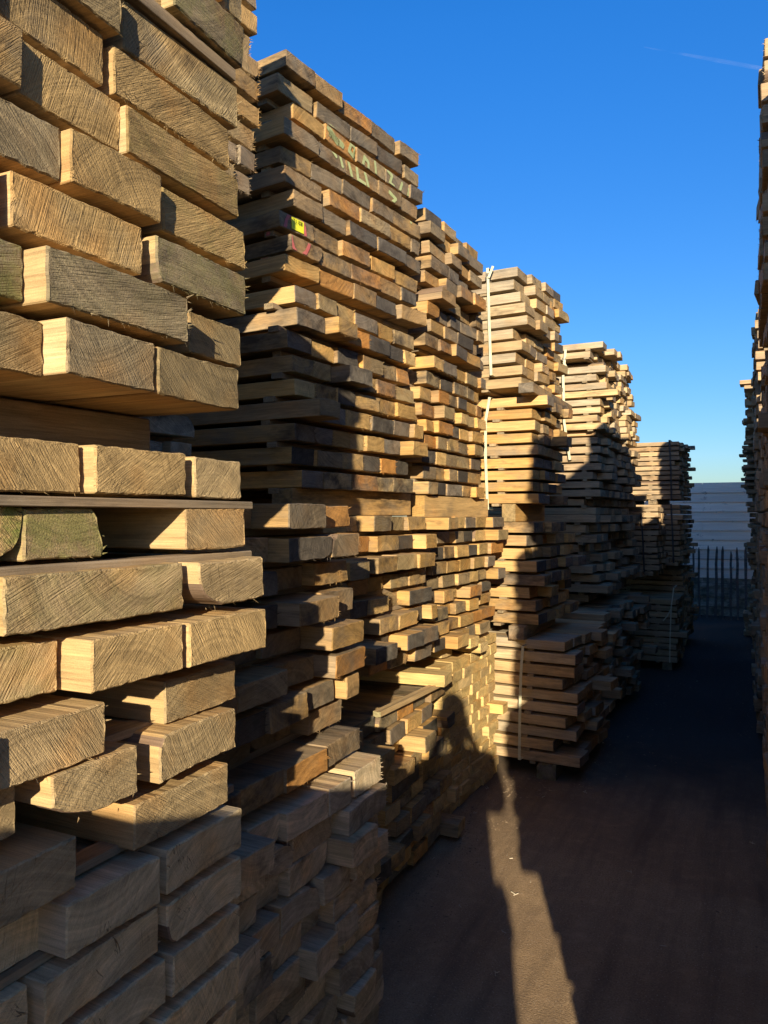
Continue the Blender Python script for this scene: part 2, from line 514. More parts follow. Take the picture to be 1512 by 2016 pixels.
upper = [  # bottom z, thickness, boards
 (2.573, .078, [(N_, 250, 0), (262, 441, .0), (444, 476, -.01)], {}, {}),
 (2.456, .078, [(N_, 323, .0), (340, 482, .025)], {}, {1: .30}),
 (2.347, .078, [(N_, 239, .02), (245, 464, .0)], {}, {}),
 (2.262, .078, [(N_, 205, .0), (221, 452, .0)], {}, {}),
 (2.172, .078, [(N_, 236, .0), (246, 473, .012)], {}, {1: .15}),
 (2.080, .077, [(N_, 116, .0), (141, 316, .025), (319, 483, .005)], {}, {2: .15}),
 (1.986, .077, [(N_, -2, .01), (24, 277, .012), (306, 485, .02)], {2: (0, .012, .03)}, {2: .25}),
 (1.890, .077, [(N_, 46, .0), (93, 370, .045), (373, 474, -.005)], {}, {0: .4, 1: .08}),
 (1.795, .077, [(N_, 88, .0), (128, 308, .04), (310, 472, .035)], {}, {}),
]
BUNDLES['n_up'] = 'near stack'
BUNDLES['n_low'] = 'near stack'
for i, (z, t, bd, wn, ms) in enumerate(upper):
    near_layer('n_up', len(upper) - 1 - i, z, t, bd, 'near', hairs=(1,) if i in (2, 3, 7) else (2,) if i == 6 else (), wanes=wn, mosses=ms)
LW = 1
lower = [
 (1.631, .074, [(N_, 158, .0), (187, 368, .02), (383, 476, .015)], {}, {}),
 (1.538, .074, [(N_, 46, .0), (48, 203, .005), (366, 482, .018)], {0: (1, .05, .05), 1: (2, .02, .06)}, {0: 1.0, 1: .5}),
 (1.442, .076, [(-60, 10, .0), (12, 358, .035), (392, 521, .055)], {2: (0, .06, .05)}, {1: .15}),
 (1.347, .076, [(N_, 116, .0), (180, 363, .055), (376, 523, .058)], {}, {0: .2}),
 (1.245, .074, [(N_, 210, .03), (323, 467, .0)], {}, {}),
 (1.166, .074, [(N_, 34, .0), (104, 273, .03), (312, 469, .03)], {1: (0, .09, .03), 2: (3, .015, .02)}, {}),
 (1.067, .074, [(N_, 155, .03), (268, 449, .02)], {}, {}),
 (.972, .074, [(N_, 120, -.03), (136, 314, .03), (330, 478, .025)], {}, {}),
 (.879, .074, [(N_, 60, .0), (88, 316, .015), (330, 478, .022)], {2: (0, .02, .04)}, {}),
 (.785, .074, [(N_, 100, .0), (112, 329, .015), (341, 474, .02)], {}, {}),
 (.690, .074, [(N_, 130, .0), (150, 300, .02), (318, 475, .02)], {}, {}),
 (.595, .074, [(N_, 250, .0), (260, 470, .01)], {}, {}),
]
for i, (z, t, bd, wn, ms) in enumerate(lower):
    near_layer('n_low', len(lower) - 1 - i + 5, z, t, bd, 'nearl' if i < 7 else 'nearlift', hairs=(), wanes=wn, mosses=ms)
for i in range(5):
    near_layer('n_low', 4 - i, .50 - i * .095, .074, [(N_, 250, .0), (260, 470, .01)], 'nearl')
rr = random.Random(5)
# laths of the near stack: thin strips running along the face between layers
BUNDLES['n_lath'] = 'near stack'
for i, (zt, xo, y1) in enumerate([(1.707 - .076 - .017, -.02, 1.245), (1.538 - .019, -.008, 1.26), (2.43, -.012, 1.20), (1.245 - .012, .03, 1.2), (1.055, .02, 1.24), (1.972 - .006, .09, 1.2), (2.158, .1, 1.2), (.955, .02, 1.25)]):
    add_lath((-W1 - xo - .02, y1), (0, -1), 1.4, zt, .04, {2: .022}.get(i, .0145), 'n_lath', i, rr, detail=1)
    add_lath((-W1 - .55, y1), (0, -1), 1.4, zt, .04, .0145, 'n_lath', i, rr)
BUNDLES['n_bear'] = 'near stack'
b_ = add_board(-1.12, 1.17, 1.708, R(87), 1.3, .10, .084, 'lath', 'n_bear', 0, kind='bearer', detail=2, r=rr, weath=.05)
add_board(-1.75, 1.15, 1.708, R(90), 1.3, .10, .084, 'near', 'n_bear', 1, kind='bearer', detail=1, r=rr)

# ---- column between the near stack and the second tall one
bundle('b0', 'low grey pile', (-1.07, 1.24), (-1.05, 2.17), .02, 11, .0755, .073, 'grey', pj=.020, lj=.014, lath=False, detail=2, hair=.5, wane=.3, ej=(.02, .012), moss=.15, outl=.02, wr=(.11, .2))
bundle('b1', 'shaded pile above the low grey one', (-1.12, 1.26), (-1.115, 2.08), .885, 9, .085, .064, 'mid', pj=.03, lj=.03, detail=2, hair=.2, wane=.15, ej=(.02, .04))
bundle('b2', 'recessed middle pile', (-1.68, 1.3), (-1.66, 1.98), 1.68, 10, .088, .066, 'grey', lath=True)
bundle('b3', 'high splintery bundle behind the near stack', (-1.42, 1.32), (-1.40, 1.99), 2.60, 12, .072, .058, 'tan', pj=.008, lj=.006, hair=1.0, detail=2, ej=(.02, .010), outl=0)

# ---- second stack
A2, B2 = (-1.585, 2.45), (-1.455, 3.42)
dx2 = [0, -.01, .0, .012, .0, -.01, -.01, -.02, -.005, .0][::-1]
bundle('s2a', 'tall second stack', A2, B2, 2.515, 10, .0855, .063, 'mid', pj=.008, lj=.009, detail=2, wr=(.17, .24), ej=(.03, .035), hair=.15, gapmax=.004, outl=0)
bundle('s2b', 'tall second stack below its bulge', (-1.53, 2.42), (-1.455, 3.36), 1.705, 9, .0865, .064, 'gold', pj=.010, lj=.012, detail=2, hair=.6, wr=(.12, .2), ej=(.04, .05))
bearers('s2br', 'second stack', (-1.52, 2.42), (-1.455, 3.4), 1.598, .104, (.08, .7, 1.2), pal='gold')
bundle('s2c', 'second stack below its bearers', (-1.43, 2.45), (-1.40, 3.42), .935, 8, .0855, .064, 'gold', pj=.03, lj=.02, detail=2, hair=.1, ej=(.03, .05), wr=(.14, .22))
bundle('s2d', 'bottom of the second stack', (-1.36, 2.45), (-1.38, 3.66), .03, 10, .0745, .066, 'gold', pj=.028, lj=.015, detail=2, lath=False, wane=.2, ej=(.03, .05), wr=(.13, .2), moss=.1)
# ---- third stack
bundle('s3a', 'top of the third stack', (-1.44, 3.52), (-1.42, 4.25), 2.44, 9, .0785, .061, 'mid', pj=.02, lj=.012, ej=(.03, .03), wr=(.14, .21), outl=0)
bundle('s3b', 'middle of the third stack', (-1.45, 3.50), (-1.43, 4.30), 1.705, 9, .0785, .06, 'gold', pj=.015, lj=.012, hair=.5, ej=(.03, .03), wr=(.11, .19), outl=0)
bearers('s3br', 'third stack', (-1.46, 3.5), (-1.42, 4.4), 1.593, .109, (.05, .7, 1.2), pal='gold')
bundle('s3c', 'third stack under its bearers', (-1.44, 3.55), (-1.40, 4.52), .92, 9, .0765, .06, 'gold', pj=.03, lj=.018, ej=(.03, .04), wr=(.13, .19))
bundle('s3d', 'brick-like pile of short blocks', (-1.46, 3.74), (-1.44, 4.60), .005, 14, .0575, .0565, 'brick', pj=.005, lj=.003, lath=False, wr=(.1, .19), ej=(.01, .04), gapmax=.003, wane=0, detail=1)
bundle('s3e', 'loose boards on the brick-like pile', (-1.50, 3.74), (-1.43, 4.60), .822, 1, .06, .055, 'brick', pj=.06, lath=False, wr=(.1, .14), miss=.3)
# ---- fourth stack (cream straps)
bundle('s4a', 'cream-strapped top bundle', (-1.29, 4.64), (-1.25, 5.22), 2.40, 10, .0757, .058, 'tan', pj=.02, lj=.022, ej=(.008, .03), wr=(.13, .2), lathx=(.22, .8), outl=.025)
bundle('s4a2', 'further top bundle', (-1.30, 5.28), (-1.26, 5.62), 2.40, 11, .0757, .058, 'gold', pj=.02, lj=.012, ej=(.01, .03), wr=(.13, .2), lathx=(.22, .8), outl=.025)
bearers('s4br1', 'fourth stack', (-1.2, 4.64), (-1.2, 5.6), 2.336, .061, (.02, .75), ext=.12, pal='gold')
bundle('s4b', 'cream-strapped second bundle', (-1.19, 4.64), (-1.17, 5.4), 1.675, 9, .0752, .058, 'gold', pj=.02, lj=.012, ej=(.01, .03), wr=(.13, .2), hair=.3, lathx=(.25, .8), outl=.025)
bearers('s4br2', 'fourth stack', (-1.17, 4.64), (-1.17, 5.4), 1.559, .113, (.20, .8), pal='gold')
bundle('s4c', 'third bundle of the strapped stack', (-1.19, 4.64), (-1.15, 5.5), .93, 8, .0805, .064, 'gold', pj=.028, lj=.02, ej=(.01, .04), wr=(.13, .2), lathx=(.22, .8), outl=.025)
bearers('s4br3', 'fourth stack', (-1.17, 4.60), (-1.17, 5.4), .842, .085, (.13, .9), ext=.03, pal='tan')
bundle('s4d', 'lowest cream-strapped bundle', (-1.0, 4.64), (-.93, 5.66), .095, 10, .0765, .058, 'tan', pj=.035, lj=.035, ej=(.015, .05), wr=(.14, .2), wane=.15, lathx=(.25, .8))
# ---- fifth stack
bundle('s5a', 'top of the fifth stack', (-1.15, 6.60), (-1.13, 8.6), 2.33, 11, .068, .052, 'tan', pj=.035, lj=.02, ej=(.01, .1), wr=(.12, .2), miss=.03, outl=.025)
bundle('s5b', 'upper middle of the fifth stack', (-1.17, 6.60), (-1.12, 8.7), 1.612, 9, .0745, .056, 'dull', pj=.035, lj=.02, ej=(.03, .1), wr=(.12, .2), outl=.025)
bundle('s5c', 'lower middle of the fifth stack', (-1.16, 6.30), (-1.04, 8.2), .90, 9, .0805, .06, 'dull', pj=.05, lj=.03, ej=(.06, .1), wr=(.12, .2), miss=.03)
bundle('s5d', 'bottom of the fifth stack', (-1.02, 6.0), (-.95, 7.7), .08, 10, .0795, .06, 'dull', pj=.06, lj=.03, ej=(.08, .1), wr=(.12, .2), miss=.03, wane=.2)
# ---- sixth stack
bundle('s6a', 'dark-strapped top bundle at the far end', (-.75, 9.3), (-.73, 10.7), 1.79, 12, .0552, .043, 'dull', pj=.02, lj=.012, ej=(.01, .05), wr=(.1, .16), lathx=(.3, .8), outl=.025)
bundle('s6b', 'dark-strapped second bundle at the far end', (-.75, 9.3), (-.72, 10.7), 1.03, 12, .059, .046, 'dull', pj=.02, lj=.012, ej=(.01, .05), wr=(.1, .16), lathx=(.3, .8), outl=.025)
bundle('s6e', 'bottom bundle by the fence', (-.74, 9.6), (-.70, 10.8), .08, 14, .064, .05, 'dull', pj=.02, lj=.012, wr=(.1, .16))
bundle('s6c', 'narrow column beside the sixth stack', (-.93, 8.75), (-.90, 9.2), .95, 12, .063, .05, 'dull', pj=.012, lj=.01, ej=(.01, .02), wr=(.1, .16), L=1.0, outl=.025)
bundle('s6d', 'low strapped bundle at the lane edge', (-.70, 8.42), (-.70, 9.2), .09, 10, .0655, .052, 'dull', pj=.01, lj=.015, ej=(.005, .02), wr=(.12, .16), lathx=(.2, .8), moss=.3, outl=.025)

bearers('s6br', 'far stack', (-.76, 9.3), (-.74, 10.7), 1.727, .062, (.28, .6, 1.0, 1.3), pal='dull')
bundle('s5z', 'fifth stack', (-1.2, 6.7), (-1.2, 8.5), 2.285, 1, .045, .04, 'dull', lath=False)
# ---- right-hand row (P0 far, P1 near: ends face the lane)
def right(key, phrase, x, y0, y1, *a, **k):
    k.setdefault('outl', 0); k.setdefault('lj', .004)
    bundle(key, phrase, (x, y1), (x + k.pop('dx', 0), y0), *a, **k)
right('r0d', 'right-hand pile', .10, .93, 3.0, .03, 5, .085, .07, 'dull', pj=.008)
right('r0e', 'right-hand pile', .10, .77, 3.0, .455, 4, .085, .07, 'dull', pj=.008)
right('r0c', 'right-hand pile', .10, .56, 3.0, .82, 9, .085, .07, 'dull', pj=.008)
right('r0b', 'right-hand pile', .10, .72, 3.0, 1.62, 11, .08, .064, 'dull', pj=.008)
right('r0a', 'right-hand pile', .10, .95, 3.0, 2.53, 8, .08, .064, 'dull', pj=.008)
right('r1a', 'right edge stack, top', .034, 3.08, 4.32, 2.45, 11, .08, .064, 'dull', pj=.004, lj=.003, hair=.4, ej=(.01, .01), L=.5, lathx=(.06, .4))
right('r1b', 'right edge stack, middle', .062, 3.12, 5.9, 1.55, 11, .08, .064, 'dull', pj=.012)
right('r1c', 'right edge stack, bottom', .075, 3.5, 5.9, .05, 18, .082, .068, 'dull', pj=.012)
right('r2a', 'second stack at the right edge, top', .03, 6.55, 9.5, 2.4, 10, .08, .062, 'dull', pj=.012, ej=(.02, .02))
right('r2b', 'second stack at the right edge, middle', .045, 6.5, 9.5, 1.55, 10, .082, .066, 'dull', pj=.015)
right('r2c', 'second stack at the right edge, low', .06, 6.1, 9.4, .75, 9, .085, .068, 'dull', pj=.015, wane=.2)
right('r2d', 'second stack at the right edge, bottom', .04, 6.15, 9.4, .04, 8, .085, .068, 'dull', pj=.03, wane=.2)
right('r3a', 'far right stack, top', -.035, 9.85, 12.3, 2.62, 9, .064, .045, 'dull', pj=.03, lj=.03, miss=.05, ej=(.03, .03))
right('r3b', 'far right stack, gappy middle', -.03, 9.95, 12.3, 1.95, 9, .07, .035, 'dull', pj=.03, lj=.04, lathx=(.25, .9), ej=(.03, .03))
right('r3c', 'far right stack, low', .0, 9.95, 12.3, .9, 15, .068, .05, 'dull', pj=.03, lj=.025)
right('r3d', 'far right stack, bottom', .02, 9.95, 12.3, .04, 12, .07, .055, 'dull', pj=.03, lj=.02)
right('r3e', 'small low pile at the far right', -.10, 11.2, 11.6, .02, 5, .06, .055, 'dull', pj=.02, lj=.02, L=.5, lath=False)
# ---- unseen low piles added behind the photographer for their shadow
bundle('p0', 'low pile behind the photographer', (.10, -1.9), (.11, -.62), .03, 19, .082, .068, 'dull', pj=.004, L=.56, lathx=(.1, .45), outl=0)
bundle('p1', 'lower pile behind the photographer', (-.50, -1.9), (-.49, -.62), .07, 17, .082, .068, 'dull', pj=.008, L=1.1)

# ------------------------------------------------------------------ which boards the photograph shows
ca, sa = math.cos(R(YAW)), math.sin(R(YAW))
SW, SH = 768, 1024
def project(P):
    X, Y, Z = P[:, 0], P[:, 1], P[:, 2] - CAM_H
    d = -X * sa + Y * ca
    xr = X * ca + Y * sa
    k = FPX * SW / 1512.0
    return SW / 2 + k * xr / np.maximum(d, 1e-6), (SH / 2 + 3.6) - k * Z / np.maximum(d, 1e-6), d
depth = np.full((SH, SW), 1e9); ids = np.full((SH, SW), -1, dtype=np.int32)
CORN = [(0, 2, 3, 1), (4, 5, 7, 6), (0, 1, 5, 4), (2, 6, 7, 3), (0, 4, 6, 2), (1, 3, 7, 5)]
for bi, b in enumerate(BOARDS):
    h = b['w'] / 2
    loc = [Vector((x, y, z)) for z in (0, b['t']) for y in (-h, h) for x in (-b['L'], 0)]
    Mx = board_matrix(b)
    P = np.array([tuple(Mx @ v) for v in loc])
    u, v, d = project(P)
    if d.max() < .2: continue
    for q in CORN:
        # split long faces so that parts behind the camera can be dropped
        A, B_, C_, D_ = [P[i] for i in q]
        n = np.cross(B_ - A, D_ - A)
        if np.dot(n, np.array([0, 0, CAM_H]) - A) * np.sign(np.dot(n, A - P.mean(0))) <= 0: continue
        idx = list(q)
        if d[idx].min() < .25: continue
        us, vv, dd = u[idx], v[idx], d[idx]
        x0, x1 = max(0, int(us.min())), min(SW - 1, int(us.max()) + 1)
        y0, y1 = max(0, int(vv.min())), min(SH - 1, int(vv.max()) + 1)
        if x0 >= x1 or y0 >= y1: continue
        gx, gy = np.meshgrid(np.arange(x0, x1 + 1) + .5, np.arange(y0, y1 + 1) + .5)
        ins = np.ones(gx.shape, bool); ins2 = np.ones(gx.shape, bool)
        for i in range(4):
            ax, ay, bx, by = us[i], vv[i], us[(i + 1) % 4], vv[(i + 1) % 4]
            cr = (bx - ax) * (gy - ay) - (by - ay) * (gx - ax)
            ins &= cr >= 0; ins2 &= cr <= 0
        ins |= ins2
        if not ins.any(): continue
        # plane depth: 1/d is affine in screen space
        M3 = np.array([[us[i], vv[i], 1] for i in (0, 1, 2)])
        try: co = np.linalg.solve(M3, 1 / dd[[0, 1, 2]])
        except Exception: continue
        inv = co[0] * gx + co[1] * gy + co[2]
        dz = 1 / np.maximum(inv, 1e-6)
        sub = depth[y0:y1 + 1, x0:x1 + 1]
        m = ins & (dz < sub) & (dz > 0)
        sub[m] = dz[m]
        ids[y0:y1 + 1, x0:x1 + 1][m] = bi
cnt = np.bincount(ids[ids >= 0].ravel(), minlength=len(BOARDS))
ys, xs_ = np.nonzero(ids >= 0)
sx = np.bincount(ids[ys, xs_], weights=xs_, minlength=len(BOARDS)) / np.maximum(cnt, 1)
sy = np.bincount(ids[ys, xs_], weights=ys, minlength=len(BOARDS)) / np.maximum(cnt, 1)
for i, b in enumerate(BOARDS):
    b['px'] = int(cnt[i]); b['sx'] = sx[i]; b['sy'] = sy[i]; b['i'] = i
def choose(kind, cap, mn):
    c = sorted([b for b in BOARDS if b['kind'] == kind and b['px'] >= mn], key=lambda b: -b['px'])
    return c[:cap], len(c)
sel_b, nb = choose('board', 300, 1)
sel_l, nl = choose('lath', 300, 12)
sel_r, nr = choose('bearer', 300, 1)
print('BOARDS total', len(BOARDS), 'visible boards', nb, 'laths', nl, 'bearers', nr, 'smallest chosen', sel_b[-1]['px'])

# ------------------------------------------------------------------ labels
ORD = ['', 'first', 'second', 'third', 'fourth', 'fifth', 'sixth', 'seventh', 'eighth', 'ninth', 'tenth', 'eleventh', 'twelfth',
       'thirteenth', 'fourteenth', 'fifteenth', 'sixteenth', 'seventeenth', 'eighteenth']
def look(b):
    c = b['end']; wv = b['weath']
    if b['moss'] > .3: a = 'mossy'
    elif b['hair'] > .5: a = 'splintery'
    elif b['wane'] is not None and b['kind'] == 'board': a = 'round-edged'
    elif wv > .2: a = 'weathered'
    elif wv < -.02: a = 'clean'
    else: a = 'sawn'
    lum = (c[0] + c[1]) / 2 * b['br']; sat = c[0] / c[2]
    if b['bundle'] in ('b0',): col = 'grey'
    elif sat > 3.6: col = 'orange-brown' if c[1] / c[0] < .62 else 'golden'
    elif lum > .36: col = 'pale'
    elif lum > .29: col = 'tan'
    elif lum > .22: col = 'brown'
    else: col = 'grey-brown'
    return a + ' ' + col
PH = {   # phrase, count layers from
 'n_up': ('above the dark gap of nearest stack', 'up'), 'n_low': ('below the dark gap of nearest stack', 'down'),
 'b0': ('of low grey pile at bottom', 'down'), 'b1': ('of shaded pile above low grey pile', 'down'),
 'b3': ('of splintery bundle peeking past nearest stack', 'up'), 'b2': ('of recessed pile beside nearest stack', 'down'),
 's2a': ('of tall stack with spray marks', 'down'), 's2b': ('above bearers in tall spray-marked stack', 'up'),
 's2c': ('below bearers in tall spray-marked stack', 'down'), 's2d': ('of pile under tall spray-marked stack', 'down'),
 's3a': ('of third stack\'s upper bundle', 'down'), 's3b': ('above third stack\'s bearers', 'up'), 's3c': ('below third stack\'s bearers', 'down'),
 's3d': ('of brick-like block pile', 'down'), 's3e': ('on top of brick-like pile', 'down'),
 's4a': ('of highest cream-strapped bundle', 'down'), 's4a2': ('of bundle behind highest strapped one', 'down'),
 's4b': ('of second cream-strapped bundle', 'down'), 's4c': ('of unstrapped bundle in strapped stack', 'down'), 's4d': ('of lowest cream-strapped bundle', 'down'),
 's5a': ('of fifth stack\'s sunlit top', 'down'), 's5b': ('of fifth stack\'s shaded middle', 'down'), 's5c': ('of fifth stack\'s lower middle', 'down'), 's5d': ('of fifth stack\'s foot', 'down'),
 's6a': ('of far black-strapped top bundle', 'down'), 's6b': ('of far black-strapped lower bundle', 'down'), 's6c': ('of narrow column before far stack', 'down'),
 's6d': ('of low strapped bundle before far stack', 'down'), 's6e': ('of far stack\'s foot near fence', 'down'),
 'r1a': ('of near right-edge stack\'s top', 'down'), 'r1b': ('of near right-edge stack\'s middle', 'down'), 'r1c': ('of near right-edge stack\'s foot', 'down'),
 'r2a': ('of middle right-edge stack\'s top', 'down'), 'r2b': ('of middle right-edge stack\'s centre', 'down'), 'r2c': ('of middle right-edge stack\'s lower part', 'down'), 'r2d': ('of middle right-edge stack\'s foot', 'down'),
 'r3a': ('of far right stack\'s top', 'down'), 'r3b': ('of far right stack\'s gappy part', 'down'), 'r3c': ('of far right stack\'s lower part', 'down'), 'r3d': ('of far right stack\'s foot', 'down'), 'r3e': ('of small far right pile', 'down'),
}
GRP = {'n': 'boards in the nearest stack', 'b': 'boards in the piles beside the nearest stack', 's2': 'boards in the tall spray-marked stack', 's3': 'boards in the third stack',
       's4': 'boards in the cream-strapped stack', 's5': 'boards in the fifth stack', 's6': 'boards in the far left stack', 'r': 'boards in the right-hand stacks'}
def grp(key):
    for k in ('s2', 's3', 's4', 's5', 's6', 'n', 'b', 'r'):
        if key.startswith(k): return GRP[k]
    return 'boards'
vis = [b for b in BOARDS if b['px'] >= 3 and b['kind'] == 'board']
layers = {}
for b in vis: layers.setdefault(b['bundle'], {}).setdefault(b['layer'], []).append(b)
for key, ls in layers.items():
    up = PH.get(key, ('', 'down'))[1] == 'up'
    for rank, k in enumerate(sorted(ls, reverse=not up), 1):
        row = sorted(ls[k], key=lambda b: b['sx'])
        for j, b in enumerate(row):
            n = len(row)
            if n == 1: pos = 'only one showing'
            elif j == 0: pos = 'leftmost'
            elif j == n - 1: pos = 'rightmost'
            else: pos = ORD[j + 1] + ' from left'
            ph = PH.get(key, ('of ' + BUNDLES[key], ''))[0]
            b['label'] = '%s board, %s layer %s, %s' % (look(b), ORD[rank], ph, pos)
def tidy(l):
    ws = l.split()
    return ' '.join(ws[:16])

# ------------------------------------------------------------------ build them
IND = {}
def build_ind(b, name, cat, label, group):
    vs, fs, lps, cols, sds = board_data(b)
    me = mesh(name, vs, fs)
    put_attrs(me, lps, cols, sds)
    o = link(name, me, M_WOOD, label=tidy(label), cat=cat, group=group)
    o.matrix_world = board_matrix(b)
    IND[b['i']] = o
    return o
chosen = set()
for b in sel_b:
    build_ind(b, 'timber_board', 'board', b.get('label', look(b) + ' board at edge of its stack'), grp(b['bundle'])); chosen.add(b['i'])
for kind, sel, name in (('lath', sel_l, 'spacer_lath'), ('bearer', sel_r, 'bearer_beam')):
    rows = {}
    for b in sel: rows.setdefault(b['bundle'], []).append(b)
    for key, L_ in rows.items():
        L_.sort(key=lambda b: b['sy'])
        base = key.replace('lath', 'low') if key != 'n_bear' else 'n_low'
        ph = {'n_lath': 'in nearest stack', 'n_bear': 'in dark gap of nearest stack', 's2br': 'under tall spray-marked stack\'s main bundle', 's3br': 'under third stack\'s middle bundle',
              's4br1': 'under highest cream-strapped bundle', 's4br2': 'under second cream-strapped bundle', 's6br': 'under far black-strapped top bundle', 's4br3': 'above lowest cream-strapped bundle'}.get(key, PH.get(key, ('of ' + BUNDLES[key],))[0])
        for j, b in enumerate(L_):
            nm = 'thin dark lath' if kind == 'lath' else 'square bearer beam'
            cnt_ = ORD[j + 1] + ' down' if j < 18 else 'low down'
            if len(L_) == 1: cnt_ = 'the only one'
            build_ind(b, name, 'lath' if kind == 'lath' else 'beam', '%s wedged between layers %s, %s' % (nm, ph, cnt_) if kind == 'lath' else '%s %s, %s' % (nm, ph, cnt_),
                      'laths between the board layers' if kind == 'lath' else 'beams between the bundles')
            chosen.add(b['i'])
# the rest
for kinds, name, label in ((('board',), 'stacked_boards', 'hundreds of smaller sawn board ends filling the distant and hidden stacks'),
                           (('lath', 'bearer'), 'stacked_laths', 'thin wooden laths barely showing between the stacked boards')):
    V, F, LP, CO, SD = [], [], [], [], []
    for b in BOARDS:
        if b['i'] in chosen or b['kind'] not in kinds: continue
        if b['px'] == 0 and b['kind'] == 'board': b['detail'] = 0
        if b['px'] == 0: b['hair'] = 0
        vs, fs, lps, cols, sds = board_data(b)
        Mx = board_matrix(b)
        o = len(V)
        V += [tuple(Mx @ Vector(v)) for v in vs]; F += [tuple(i + o for i in f) for f in fs]
        LP += lps; CO += cols; SD += sds
    me = mesh(name, V, F)
    put_attrs(me, LP, CO, SD)
    link(name, me, M_WOOD, kind='stuff', label=label, cat='boards' if kinds[0] == 'board' else 'laths')

# ------------------------------------------------------------------ ground
def ground_material():
    g = NT('sawdusty_asphalt')
    tc = g.n('ShaderNodeTexCoord').outputs['Object']
    a = g.noise(tc, 140.0, 4.0, .7)
    a2 = g.noise(tc, 420.0, 2.0, .7)
    b = g.noise(tc, 1.3, 5.0, .6)
    d = g.noise(tc, 14.0, 4.0, .65)
    col = g.mix(g.ramp(a, .3, .7), (.20, .135, .07, 1), (.58, .40, .215, 1))
    col = g.mix(g.ramp(a2, .35, .65, 0, .5), col, (.22, .155, .095, 1))
    col = g.mix(g.ramp(b, .35, .7, 0, .6), col, (.26, .18, .11, 1))
    col = g.mix(g.ramp(d, .5, .75, 0, .4), col, (.58, .40, .22, 1))
    trk = g.noise(g.vmul(tc, (9.0, .8, 1.0)), 1.0, 4.0, .6)
    col = g.mix(g.ramp(trk, .45, .65, 0, .45), col, (.10, .072, .05, 1))
    vor = g.n('ShaderNodeTexVoronoi', feature='F1'); g.put(vor.inputs['Vector'], tc); vor.inputs['Scale'].default_value = 75.0
    col = g.mix(g.ramp(vor.outputs['Distance'], .10, .16, .55, 0), col, (.62, .52, .38, 1))
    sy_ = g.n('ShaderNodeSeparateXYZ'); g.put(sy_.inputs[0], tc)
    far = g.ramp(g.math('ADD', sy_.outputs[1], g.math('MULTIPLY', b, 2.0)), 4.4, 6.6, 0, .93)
    col = g.mix(far, col, (.050, .046, .044, 1))  # shade of the far lane put into the ground colour
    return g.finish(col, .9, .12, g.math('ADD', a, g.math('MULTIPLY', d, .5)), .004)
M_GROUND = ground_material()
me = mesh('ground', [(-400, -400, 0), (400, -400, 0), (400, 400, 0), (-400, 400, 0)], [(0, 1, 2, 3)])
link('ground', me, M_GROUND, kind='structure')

# ------------------------------------------------------------------ fences at the end of the lane
def fence_material(name, c1, c2, green):
    g = NT(name)
    tc = g.n('ShaderNodeTexCoord').outputs['Object']
    a = g.noise(g.vmul(tc, (2.0, 30.0, 40.0)), 1.0, 4.0, .6)
    b = g.noise(g.vmul(tc, (5.0, 8.0, 8.0)), 1.0, 4.0, .7)
    col = g.mix(g.ramp(a, .3, .7), c1 + (1,), c2 + (1,))
    oi = g.n('ShaderNodeObjectInfo').outputs['Random']
    col = g.mix(1.0, col, g.ramp(oi, 0, 1, .82, 1.15), 'MULTIPLY')
    col = g.mix(g.ramp(b, .62, .72, 0, .8), col, (.06, .05, .045, 1))
    if green: col = g.mix(g.ramp(b, .35, .6, .2, .85), col, (.04, .05, .03, 1))
    return g.finish(col, .8, .2, a, .003)
M_FENCE = fence_material('grey_fence_board', (.74, .61, .47), (.92, .78, .61), False)
M_FENCE_LOW = fence_material('algae_fence_board', (.46, .42, .33), (.56, .51, .40), True)
M_PALE = fence_material('dark_pale', (.07, .065, .06), (.12, .11, .10), False)
FY = 13.45
fe = link('board_fence', None, label='tall grey fence of wide horizontal boards closing the lane', cat='fence', loc=(0, FY, 0))
rf = random.Random(3)
zt = 2.12
for i in range(14):
    z0 = zt - .152 * (i + 1)
    mb = MB()
    x = -3.0
    joins = [-3.0, -.72 + rf.uniform(-.02, .02), 1.9] if i % 2 == 0 else [-3.0, 1.9]
    y = 0 
    for a, c_ in zip(joins[:-1], joins[1:]):
        # feather-edge board: the lower edge stands proud
        vs = [(a + .002, y - .028, z0), (c_ - .002, y - .028, z0), (c_ - .002, y - .010, z0 + .163), (a + .002, y - .010, z0 + .163),
              (a + .002, y, z0), (c_ - .002, y, z0), (c_ - .002, y, z0 + .163), (a + .002, y, z0 + .163)]
        mb.add(vs, [(0, 1, 2, 3), (5, 4, 7, 6), (0, 4, 5, 1), (3, 2, 6, 7), (0, 3, 7, 4), (1, 5, 6, 2)])
    link('fence_board', mb.mesh('fence_board'), M_FENCE if i < 10 else M_FENCE_LOW, parent=fe)
for x in (-2.6, -.75, 1.1):
    mb = MB(); mb.box(x - .05, x + .05, .004, .10, 0, 2.1)
    link('fence_post', mb.mesh('fence_post'), M_FENCE, parent=fe)
mb = MB(); mb.box(-3, 1.9, -.05, -.001, -.02, .02, 0)
pf = link('paling_fence', None, label='low fence of split dark pales wired together before board fence', cat='fence', loc=(0, FY - .45, 0))
x = -2.0
